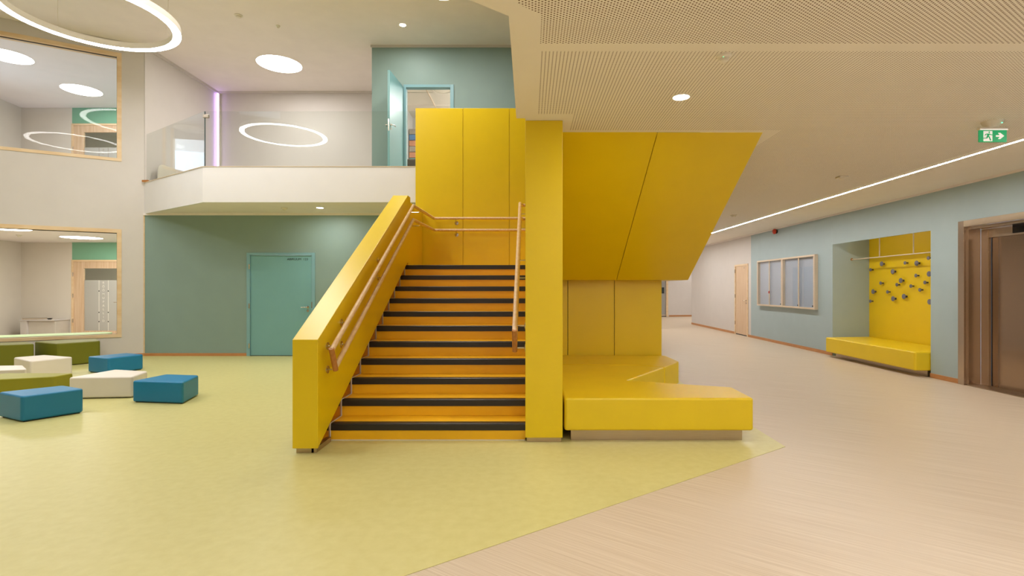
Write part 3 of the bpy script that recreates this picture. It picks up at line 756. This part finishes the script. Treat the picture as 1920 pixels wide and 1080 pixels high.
bn = thing('corner_bench', 'yellow upholstered angular bench under the stair flight on steel plinths', 'bench', (1.2, 5.8, 0))
front = [(.325, 4.775), (2.065, 4.775), (2.075, 5.32), (1.07, 5.70), (1.73, 6.64), (1.45, 6.83), (.325, 6.90)]
rear = [(.325, 6.905), (1.452, 6.835), (1.735, 6.645), (2.062, 7.16), (2.04, 7.80), (.325, 7.845)]
cushion_mesh('seat', front, .108, .408, 'vinyl_yellow', bn, .025, .03); cushion_mesh('seat', rear, .108, .408, 'vinyl_yellow', bn, .012, .02)
slab('plinth', [(.39, 4.845), (1.985, 4.845), (1.985, 5.22), (.98, 5.6), (1.60, 6.6), (.39, 6.7)], .0035, .108, 'steel', bn)
slab('plinth', [(.39, 6.95), (1.75, 6.78), (1.96, 7.15), (1.94, 7.75), (.39, 7.8)], .0035, .108, 'steel', bn)

POUF = [
 ('blue_vinyl', .28, [(-5.82, 5.70), (-5.34, 5.47), (-5.05, 5.90), (-5.46, 6.10)], 'petrol blue pouf nearest the viewer at the left edge'),
 ('blue_vinyl', .27, [(-4.92, 6.44), (-4.22, 6.34), (-4.36, 6.87), (-4.85, 6.95)], 'petrol blue pouf nearest the stairs, out on the open floor'),
 ('blue_vinyl', .27, [(-7.42, 8.74), (-6.90, 8.53), (-6.70, 9.04), (-7.13, 9.22)], 'petrol blue pouf at the back, close to the teal wall corner'),
 ('white_vinyl', .28, [(-5.87, 6.62), (-5.11, 6.70), (-5.23, 7.14), (-5.80, 7.29)], 'white slanted pouf between the two front blue poufs'),
 ('white_vinyl', .30, [(-8.33, 8.40), (-7.65, 7.97), (-7.42, 8.46), (-8.11, 8.72)], 'white block pouf in front of the dark olive benches'),
 ('white_vinyl', .28, [(-7.47, 7.67), (-7.05, 7.30), (-7.60, 7.10), (-8.2, 7.60)], 'small white pouf cut by the left edge, behind the light olive one'),
 ('green_vinyl', .28, [(-6.10, 6.97), (-6.13, 6.70), (-6.72, 6.45), (-7.35, 6.55), (-6.98, 6.98)], 'light olive pouf behind the nearest blue pouf'),
 ('olive_vinyl', .42, [(-9.25, 9.72), (-8.50, 9.37), (-8.13, 9.86), (-8.55, 10.28), (-8.95, 10.08)], 'tall dark olive pouf under the window, right one'),
 ('olive_vinyl', .42, [(-8.88, 9.33), (-9.34, 9.68), (-10.2, 9.22), (-9.9, 8.75)], 'tall dark olive pouf under the window, cut by the left edge'),
]
for m, h, poly, lab in POUF:
    if sum(poly[i][0] * poly[(i + 1) % len(poly)][1] - poly[(i + 1) % len(poly)][0] * poly[i][1] for i in range(len(poly))) < 0: poly = poly[::-1]
    c = centre(poly)
    t = thing('pouf', lab, 'pouf', (c[0], c[1], .003), 'angular poufs on the green floor')
    cushion_mesh('cushion', poly, .012, h, m, t, .022, .035)
    slab('base', inset(poly, .9), .003, .012, 'dark', t)

# ================================================================ balcony balustrade and edge
ed = struct(slab('trim_balcony_edge', [(-5.90, 9.40), (XL, YB), (XL + .03, YB + .03), (-5.885, 9.45), (-2.045, 9.45), (-2.045, 9.40)], 2.97, 3.61, 'edge_white'), 'white edge of the balcony', 'trim')
struct(slab('trim_balcony_cap', [(-5.91, 9.392), (XL - .005, YB - .008), (XL + .03, YB + .04), (-5.88, 9.46), (-2.045, 9.46), (-2.045, 9.392)], 3.61, 3.622, 'alu'), 'thin metal cap on the balcony edge', 'trim')
gb = thing('glass_balustrade', 'clear glass balustrade along the white balcony edge', 'balustrade', (-4, 9.42, 3.622))
box('pane', -5.87, -2.05, 9.418, 9.43, 3.622, 4.62, 'glass_green', gb)
def bal(s): return (-5.90 - .8266 * s, 9.4 + .5627 * s)
nb_ = Vector((.5627, .8266))
seg_box('pane', .0, 2.52, .02, .032, 3.622, 4.62, 'glass_green', gb, base=bal, nrm=nb_)
box('polished_edge', -5.878, -5.868, 9.416, 9.432, 3.622, 4.62, 'glass_edge', gb)
box('clamp', -5.90, -5.80, 9.400, 9.445, 4.50, 4.56, 'chrome', gb, bev=.006)
bx = bal(2.5); box('base_bracket', bx[0] - .06, bx[0] + .07, bx[1] - .03, bx[1] + .0, 3.622, 3.66, 'wood_cap', gb)
# cushion leaning by the balcony wall
cu = bmesh.new(); bmesh.ops.create_uvsphere(cu, u_segments=24, v_segments=14, radius=1)
for v in cu.verts:
    x, y, z = v.co; e = .55
    f = lambda q: math.copysign(abs(q) ** e, q)
    v.co = Vector((XL + .14 + .09 * y * (1 - .5 * max(abs(f(x)), abs(f(z)))), 11.35 + .30 * f(x), ZF + .30 + .26 * f(z)))
tag(link('cushion', cu, 'cushion', smooth=True), 'pale linen cushion leaning on the balcony wall behind the glass', 'cushion')

# ================================================================ right wall: niche with bench and coat knobs
NX = 7.15; N0, N1, NT = 8.26, 10.93, 2.62
struct(box('wall_niche_back', NX, NX + .06, N0 - .06, N1 + .06, 0, NT + .06, 'yellow_niche'), 'yellow back wall of the coat niche', 'wall')
struct(box('wall_niche_far', XR + .2, NX, N1, N1 + .06, 0, NT + .06, 'blue_wall'), 'pale far side wall of the coat niche', 'wall')
struct(box('wall_niche_near', XR + .2, NX, N0 - .06, N0, 0, NT + .06, 'blue_wall'), 'pale near side wall of the coat niche', 'wall')
struct(box('ceiling_niche', XR + .03, NX, N0, N1, NT, NT + .06, 'yellow_niche'), 'top of the coat niche', 'ceiling')
nb = thing('niche_bench', 'yellow upholstered bench in the coat niche', 'bench', (6.6, 9.5, 0))
cushion_mesh('seat', [(6.15, 8.29), (6.36, 8.275), (7.14, 8.275), (7.14, 10.92), (6.36, 10.80), (6.15, 10.79)], .10, .40, 'vinyl_yellow', nb, .025, .03)
box('plinth', 6.36, 7.10, 8.30, 10.78, .001, .10, 'steel', nb)
cr = thing('coat_rail', 'slim brass coloured coat rail hanging in the niche', 'coat rail', (6.78, 9.6, 2.02))
tube('rail', [(6.78, N0 + .001, 2.025), (6.78, N1 - .002, 2.015)], .011, 'alu', cr)
for y in (10.06, 9.17): tube('hanger', [(6.78, y, 2.022), (6.78, y, NT)], .010, 'alu', cr)
for y, s in ((N1 - .014, 1), (N0, 1)): lathe('end_flange', (6.78, y, 2.02), (0, 1, 0), [(0, 0), (.026, 0), (.026, .012), (0, .012)], 'wood_cap', cr, 16)
KN = [(1632.3, 505.8, 0, 'top one at the left edge'), (1653, 494.7, 1, 'first of the highest row from the left'), (1673.8, 509.2, 1, 'just below the highest row, left of the middle'), (1696.9, 492.9, 0, 'second of the highest row'),
 (1718.6, 493.6, 1, 'third of the highest row'), (1740.7, 483.9, 0, 'highest, at the right edge under the rail'), (1742, 513.6, 1, 'second from the top at the right edge'), (1717.3, 516.7, 0, 'under the third of the highest row'),
 (1689, 526, 1, 'right in the middle of the panel'), (1651.2, 530.8, 0, 'left part, halfway down'), (1681.6, 533.8, 0, 'just lower left of the middle one'), (1707.9, 536.4, 0, 'right of the middle, slightly lower'),
 (1734.2, 529.7, 0, 'right part, halfway down'), (1724.7, 543.5, 0, 'right part, below the halfway one'), (1637, 546.7, 1, 'left edge, second from the bottom'), (1664, 547.4, 0, 'lower left, right of the big left one'),
 (1694.7, 555.9, 1, 'lowest row, right of the middle'), (1674.4, 560, 1, 'lowest row, left of the middle'), (1632, 564.7, 0, 'bottom one at the left edge'), (1743, 566, 1, 'bottom one at the right edge')]
KX = 7.095
for u, v, big, lab in KN:
    y = KX * FPX / (u - U0); z = EYE - (v - 540) / FPX * y
    y = max(N0 + .05, min(N1 - .05, y))
    r = .050 if big else .035
    t = thing('coat_peg', ('large' if big else 'small') + ' grey round coat peg, ' + lab, 'coat peg', (NX, y, z), 'grey coat pegs in the niche')
    lathe('stem', (NX, y, z), (-1, 0, 0), [(0, 0), (r * .45, 0), (r * .36, .01), (r * .36, .05), (0, .05)], 'knob_stem', t, 14)
    lathe('head', (NX - .045, y, z), (-1, 0, 0), [(r * .4, 0), (r * .93, .004), (r, .010), (r * .95, .016), (r * .8, .019), (0, .020)], 'knob', t, 20)

# ================================================================ display case
dc = thing('display_case', 'wall display case with sliding glass and champagne frame', 'display case', (XR, 12.93, .94))
c0, c1, cz0, cz1, cx = 11.48, 14.38, .94, 2.165, 6.30
box('back_board', XR - .012, XR, c0 + .02, c1 - .02, cz0 + .02, cz1 - .02, 'case_back', dc)
for a, b, c, e in ((c0, c0 + .055, cz0, cz1), (c1 - .055, c1, cz0, cz1), (c0 + .055, c1 - .055, cz0, cz0 + .04), (c0 + .055, c1 - .055, cz1 - .04, cz1), (12.93, 13.01, cz0 + .04, cz1 - .04)):
    box('frame', cx, XR, a, b, c, e, 'alu', dc, bev=.004)
for a, b, off in ((c0 + .055, 12.21, .03), (12.17, 12.93, .018), (13.01, 13.69, .03), (13.65, c1 - .055, .018)):
    pn = box('sliding_pane', cx + off, cx + off + .005, a, b, cz0 + .04, cz1 - .04, 'glass', dc)
for y in (12.17, 13.65): box('pane_rail', cx + .012, cx + .022, y, y + .04, cz0 + .04, cz1 - .04, 'alu', dc)
box('lock', cx - .002, cx + .015, 13.65, 13.69, 1.28, 1.34, 'red', dc); 
for y in (11.56, 12.20, 13.03): box('finger_stop', cx + .008, cx + .018, y, y + .03, cz0 + .06, cz0 + .09, 'dark', dc)

nl = thing('niche_lamp', 'slim lamp hidden behind the top edge of the coat niche', 'lamp', (6.5, 9.6, NT))  # added to brighten the upper part of the niche
box('body', 6.44, 6.50, N0 + .05, N1 - .05, NT - .02, NT, 'plastic', nl); box('diffuser', 6.45, 6.49, N0 + .06, N1 - .06, NT - .026, NT - .02, 'room_lamp', nl)

# fire sounder
fs = thing('fire_sounder', 'round red fire alarm sounder high on the pale blue wall', 'fire alarm', (XR, 13.4, 2.877))
lathe('base', (XR, 13.4, 2.875), (-1, 0, 0), [(0, 0), (.055, 0), (.055, .03), (0, .03)], 'dark', fs, 20)
lathe('body', (XR - .03, 13.4, 2.875), (-1, 0, 0), [(.058, 0), (.068, .01), (.068, .04), (.05, .062), (.02, .07), (0, .07)], 'red', fs, 20)

# ================================================================ elevator
el = thing('elevator_entrance', 'bronze steel elevator entrance at the right edge', 'elevator', (XR, 6.5, 0))
e1 = 7.70; e0 = 5.1
box('jamb', XR - .03, XR + .02, 7.595, e1, 0.001, 2.40, 'bronze_steel', el, bev=.002); box('jamb', XR - .03, XR + .02, e0, e0 + .105, 0.001, 2.40, 'bronze_steel', el, bev=.002)
box('header', XR - .035, XR + .02, e0 + .105, 7.595, 2.31, 2.40, 'steel', el, bev=.002)
box('reveal', XR + .02, XR + .2, 7.575, 7.615, 0.001, 2.31, 'bronze_steel', el); box('reveal', XR + .02, XR + .2, e0 + .085, e0 + .12, 0.001, 2.31, 'bronze_steel', el)
box('head_reveal', XR + .02, XR + .2, e0 + .12, 7.575, 2.27, 2.31, 'bronze_steel', el)
DX = XR + .2
box('inner_jamb', DX, DX + .04, 7.45, 7.575, 0.001, 2.27, 'bronze_steel', el, bev=.002); box('inner_jamb', DX, DX + .04, e0 + .12, e0 + .24, 0.001, 2.27, 'bronze_steel', el, bev=.002)
box('transom', DX, DX + .04, e0 + .24, 7.45, 2.14, 2.27, 'bronze_steel', el, bev=.002)
box('floor_display', DX - .008, DX + .001, 6.55, 7.07, 2.165, 2.275, 'black_gloss', el)
box('door_leaf', DX + .05, DX + .08, 7.345, 7.455, 0.012, 2.15, 'lift_door', el, bev=.002)
box('door_leaf', DX + .04, DX + .07, 6.33, 7.33, 0.012, 2.15, 'lift_door', el, bev=.002); box('door_leaf', DX + .04, DX + .07, e0 + .22, 6.32, 0.012, 2.15, 'lift_door', el, bev=.002)
box('shaft_backing', DX + .085, DX + .1, e0 + .1, 7.6, 0.0, 2.3, 'dark', el)
box('sill', XR + .0, DX + .085, e0 + .12, 7.575, 0.0005, .012, 'steel', el)

# ================================================================ ceiling fittings
def ring_lamp(cx_, cy_, z, r, label, group):
    t = thing('ring_lamp', label, 'lamp', (cx_, cy_, z), group)
    wd, h = .115, .105
    n = 96
    lathe('body', (cx_, cy_, z), (0, 0, 1), [(r - wd, .004), (r - wd, h), (r, h), (r, .004), (r - .002, .004), (r - .002, h - .01), (r - wd + .002, h - .01), (r - wd + .002, .004)], 'plastic', t, n)
    lathe('diffuser', (cx_, cy_, z), (0, 0, 1), [(r - wd, .004), (r - wd, 0), (r, 0), (r, .004)], 'lamp', t, n)
    for k in range(4):
        a = math.pi / 4 + k * math.pi / 2 + .3
        x, y = cx_ + math.cos(a) * (r - wd / 2), cy_ + math.sin(a) * (r - wd / 2)
        tube('wire', [(x, y, z + h), (x, y, ZU)], .004, 'plastic', t, 6)
    return t
ring_lamp(-6.81, 8.08, EYE + 4.2, 1.17, 'large white ring lamp hanging at the upper left', 'ring lamps in the hall')
ring_lamp(-6.74, 4.50, EYE + 4.2, 1.10, 'second white ring lamp, mirrored in the balcony glass', 'ring lamps in the hall')

def disc_lamp(x, y, z, r, label, group='round recessed ceiling lamps', m='lamp'):
    t = thing('disc_lamp', label, 'lamp', (x, y, z), group)
    lathe('rim', (x, y, z), (0, 0, -1), [(r, 0), (r + .012, 0), (r + .010, .006), (r, .006)], 'plastic', t, 48)
    lathe('diffuser', (x, y, z), (0, 0, -1), [(r, .004), (0, .004)], m, t, 48)
disc_lamp(-5.64, 11.75, ZU, .47, 'round flat lamp in the balcony ceiling, above the glass')
disc_lamp(-1.5, 8.66, ZU, .47, 'round flat lamp above the stair landing, at the top edge')
disc_lamp(-4.2, 7.7, ZU, .47, 'round flat lamp above the hall, left of the stair landing')  # unseen, added for the highlight on the sloping parapet top
disc_lamp(-3.6, 5.0, ZU, .47, 'round flat lamp above the hall, in front of the stairs')
disc_lamp(-10.6, 5.2, ZU, .47, 'round flat lamp above the left part of the hall')
disc_lamp((153 - U0) / FPX * 13.3, 13.3, ZU, .42, 'round lamp right in the upper interior window', m='lamp_room')
disc_lamp((15 - U0) / FPX * 11.35, 11.35, ZU, .42, 'round lamp left in the upper interior window', m='lamp_room')
disc_lamp((153 - U0) / FPX * 13.2, 13.2, 2.70, .42, 'round lamp right in the lower interior window', m='lamp_room')
disc_lamp((10 - U0) / FPX * 11.2, 11.2, 2.70, .42, 'round lamp left in the lower interior window', m='lamp_room')

disc_lamp(-11.6, 9.6, 2.70, .42, 'round lamp of the lower group room, left of the window view', m='lamp_room')  # extra lamp out of view, added to brighten the room
disc_lamp(-9.4, 12.8, 2.70, .42, 'round lamp of the lower group room, hidden behind the wall end', m='lamp_room')  # another unseen lamp added for a brighter room
disc_lamp(-10.5, 15.5, 2.70, .42, 'round lamp of the passage behind the lower room')
disc_lamp(-10.5, 15.5, ZU, .42, 'round lamp of the passage behind the upper room')

def downlight(x, y, z, r, label):
    t = thing('downlight', label, 'lamp', (x, y, z), 'small recessed downlights')
    lathe('rim', (x, y, z), (0, 0, -1), [(r, 0), (r * 1.3, 0), (r * 1.28, .004), (r * 1.02, .006), (r, .004)], 'plastic', t, 32)
    lathe('lens', (x, y, z), (0, 0, -1), [(r, .003), (0, .003)], 'downlight', t, 32)
downlight(1.225, 4.19, ZC, .062, 'downlight in the perforated ceiling in front of the yellow soffit')
downlight(-4.05, 10.07, 2.975, .06, 'downlight under the white balcony')
downlight(-2.43, 10.0, ZU, .055, 'downlight in the high ceiling beside the upper teal wall')
for x, y, lab in ((1.2, 1.2, 'downlight in the lower ceiling just above the viewer'), (3.4, 1.2, 'downlight in the lower ceiling right of the viewer'), (1.2, -1.8, 'downlight in the lower ceiling right behind the viewer'), (3.4, -1.8, 'downlight in the lower ceiling behind the viewer, by the right wall'), (-1.6, -1.0, 'downlight in the lower ceiling behind the viewer, leftmost')):
    downlight(x, y, ZC, .062, lab)
downlight(-.9, 10.1, 2.975, .06, 'downlight under the balcony behind the stairs')
downlight(3.6, 17.5, ZC, .07, 'downlight in the corridor behind the stairs')
downlight(3.6, 22.5, ZC, .07, 'downlight near the far end of the corridor')  # unseen, added to lift the dark corridor end
downlight(8.5, 23.0, ZC, .07, 'downlight in the side corridor')  # unseen, added because the side corridor was dark

def linear_lamp(x, y0, y1, label):
    lt = thing('linear_lamp', label, 'lamp', (x, (y0 + y1) / 2, ZC))
    box('diffuser', x - .02, x + .02, y0, y1, ZC - .006, ZC - .001, 'line', lt)
    for q in (x - .027, x + .02): box('edge', q, q + .007, y0, y1, ZC - .007, ZC, 'plastic', lt)
linear_lamp(5.11, -4.0, 19.0, 'long white linear lamp line in the corridor ceiling')
linear_lamp(2.0, -4.0, .6, 'linear lamp in the lower ceiling above the viewer')  # out of frame, added as fill light from the viewer's side
linear_lamp(-1.4, -4.0, .2, 'linear lamp in the lower ceiling behind the viewer')  # second fill strip added out of frame
linear_lamp(3.8, 20.5, 24.8, 'linear lamp at the far end of the corridor')  # added behind the soffit to brighten the far walls
linear_lamp(8.6, 20.7, 25.5, 'linear lamp in the side corridor')  # unseen strip added to brighten this branch
vl = thing('led_strip', 'vertical violet light strip in the balcony corner', 'lamp', (XL + .03, 13.35, ZF))
box('diffuser', XL + .03, XL + .065, 13.31, 13.34, ZF + .005, ZU - .07, 'violet', vl); box('channel', XL + .005, XL + .08, 13.342, 13.395, ZF + .005, ZU - .07, 'plastic', vl)

def detector(x, y, z, r, label, led=False, square=False):
    t = thing('smoke_detector', label, 'detector', (x, y, z))
    if square: box('base', x - r, x + r, y - r, y + r, z - .025, z, 'plastic', t, bev=.008)
    else: lathe('base', (x, y, z), (0, 0, -1), [(0, 0), (r, 0), (r, .012), (r * .8, .02), (0, .02)], 'plastic', t, 24)
    lathe('head', (x, y, z - .02), (0, 0, -1), [(r * .65, 0), (r * .6, .02), (r * .3, .03), (0, .03)], 'plastic', t, 20)
    if led: lathe('indicator', (x - r * .3, y - r * .55, z - .02), (0, 0, -1), [(0, 0), (.003, 0), (.003, .004), (0, .004)], 'led_green', t, 8)
detector(1.29, 3.44, ZC, .045, 'flat round detector with a green light in the perforated ceiling', True)
detector(4.32, 7.18, ZC, .06, 'square detector beside the linear lamp', square=True)
detector(4.31, 10.96, ZC, .07, 'small detector further down the corridor ceiling')
detector(-5.39, 9.65, ZU, .07, 'round detector in the high ceiling left of the flat lamp')
detector(-4.84, 10.03, ZU, .04, 'tiny detector with a green light in the high ceiling', True)
detector(-13.3, 12.6, ZU, .07, 'detector in the upper group room ceiling')
detector(-12.3, 12.55, 2.70, .06, 'detector in the ground floor group room ceiling')
detector(-4.75, 10.1, 2.975, .06, 'flat detector under the white balcony')

# ================================================================ exit sign
ex = thing('exit_sign', 'green emergency exit sign with a running figure and arrow', 'exit sign', (4.286, 4.81, 2.76))
sx0, sx1, sz0, sz1, sy = 4.159, 4.413, 2.769, 2.878, 4.81
lathe('ceiling_mount', (4.286, sy, ZC), (0, 0, -1), [(0, 0), (.085, 0), (.075, .025), (.045, .055), (0, .055)], 'plastic', ex, 28)
box('indicator', 4.305, 4.312, sy - .078, sy - .07, 2.922, 2.930, 'led_green', ex)
box('rail', sx0 - .006, sx1 + .006, sy - .016, sy + .016, sz1, sz1 + .028, 'plastic', ex, bev=.004)
box('plate', sx0, sx1, sy - .006, sy + .006, sz0, sz1, 'sign_green', ex)
box('light_bar', sx0, sx1, sy - .019, sy - .0165, sz1 - .002, sz1 + .009, 'sign_white', ex)
W_, H_ = sx1 - sx0, sz1 - sz0
fy = sy - .0065
def pict(name, pts, m, depth=.0015, lift=0):
    return prism(name, [(sx0 + W_ * a, fy - lift, sz0 + H_ * b) for a, b in pts], (0, -depth, 0), m, ex)
pict('doorway', [(.15, .07), (.47, .07), (.47, .92), (.15, .92)], 'sign_white')
pict('arrow', [(.60, .44), (.60, .57), (.74, .57), (.68, .77), (.76, .77), (.90, .51), (.76, .25), (.68, .25), (.74, .44)], 'sign_white')
L2 = .0018
lathe('figure_head', (sx0 + W_ * .355, fy - L2, sz0 + H_ * .82), (0, -1, 0), [(0, 0), (.0075, 0), (.0075, .001), (0, .001)], 'sign_green', ex, 14)
for nm, pts in (('figure_body', [(.29, .70), (.37, .72), (.36, .60), (.33, .40), (.26, .42), (.275, .60)]), ('figure_arm', [(.29, .72), (.30, .64), (.24, .62), (.205, .53), (.18, .55), (.215, .68)]), ('figure_arm', [(.36, .72), (.355, .64), (.41, .57), (.49, .56), (.49, .62), (.42, .64)]),
                ('figure_leg', [(.32, .46), (.37, .46), (.43, .14), (.385, .10)]), ('figure_leg', [(.26, .44), (.32, .44), (.29, .29), (.10, .28), (.10, .34), (.25, .36)])):
    pict(nm, pts, 'sign_green', .001, L2)
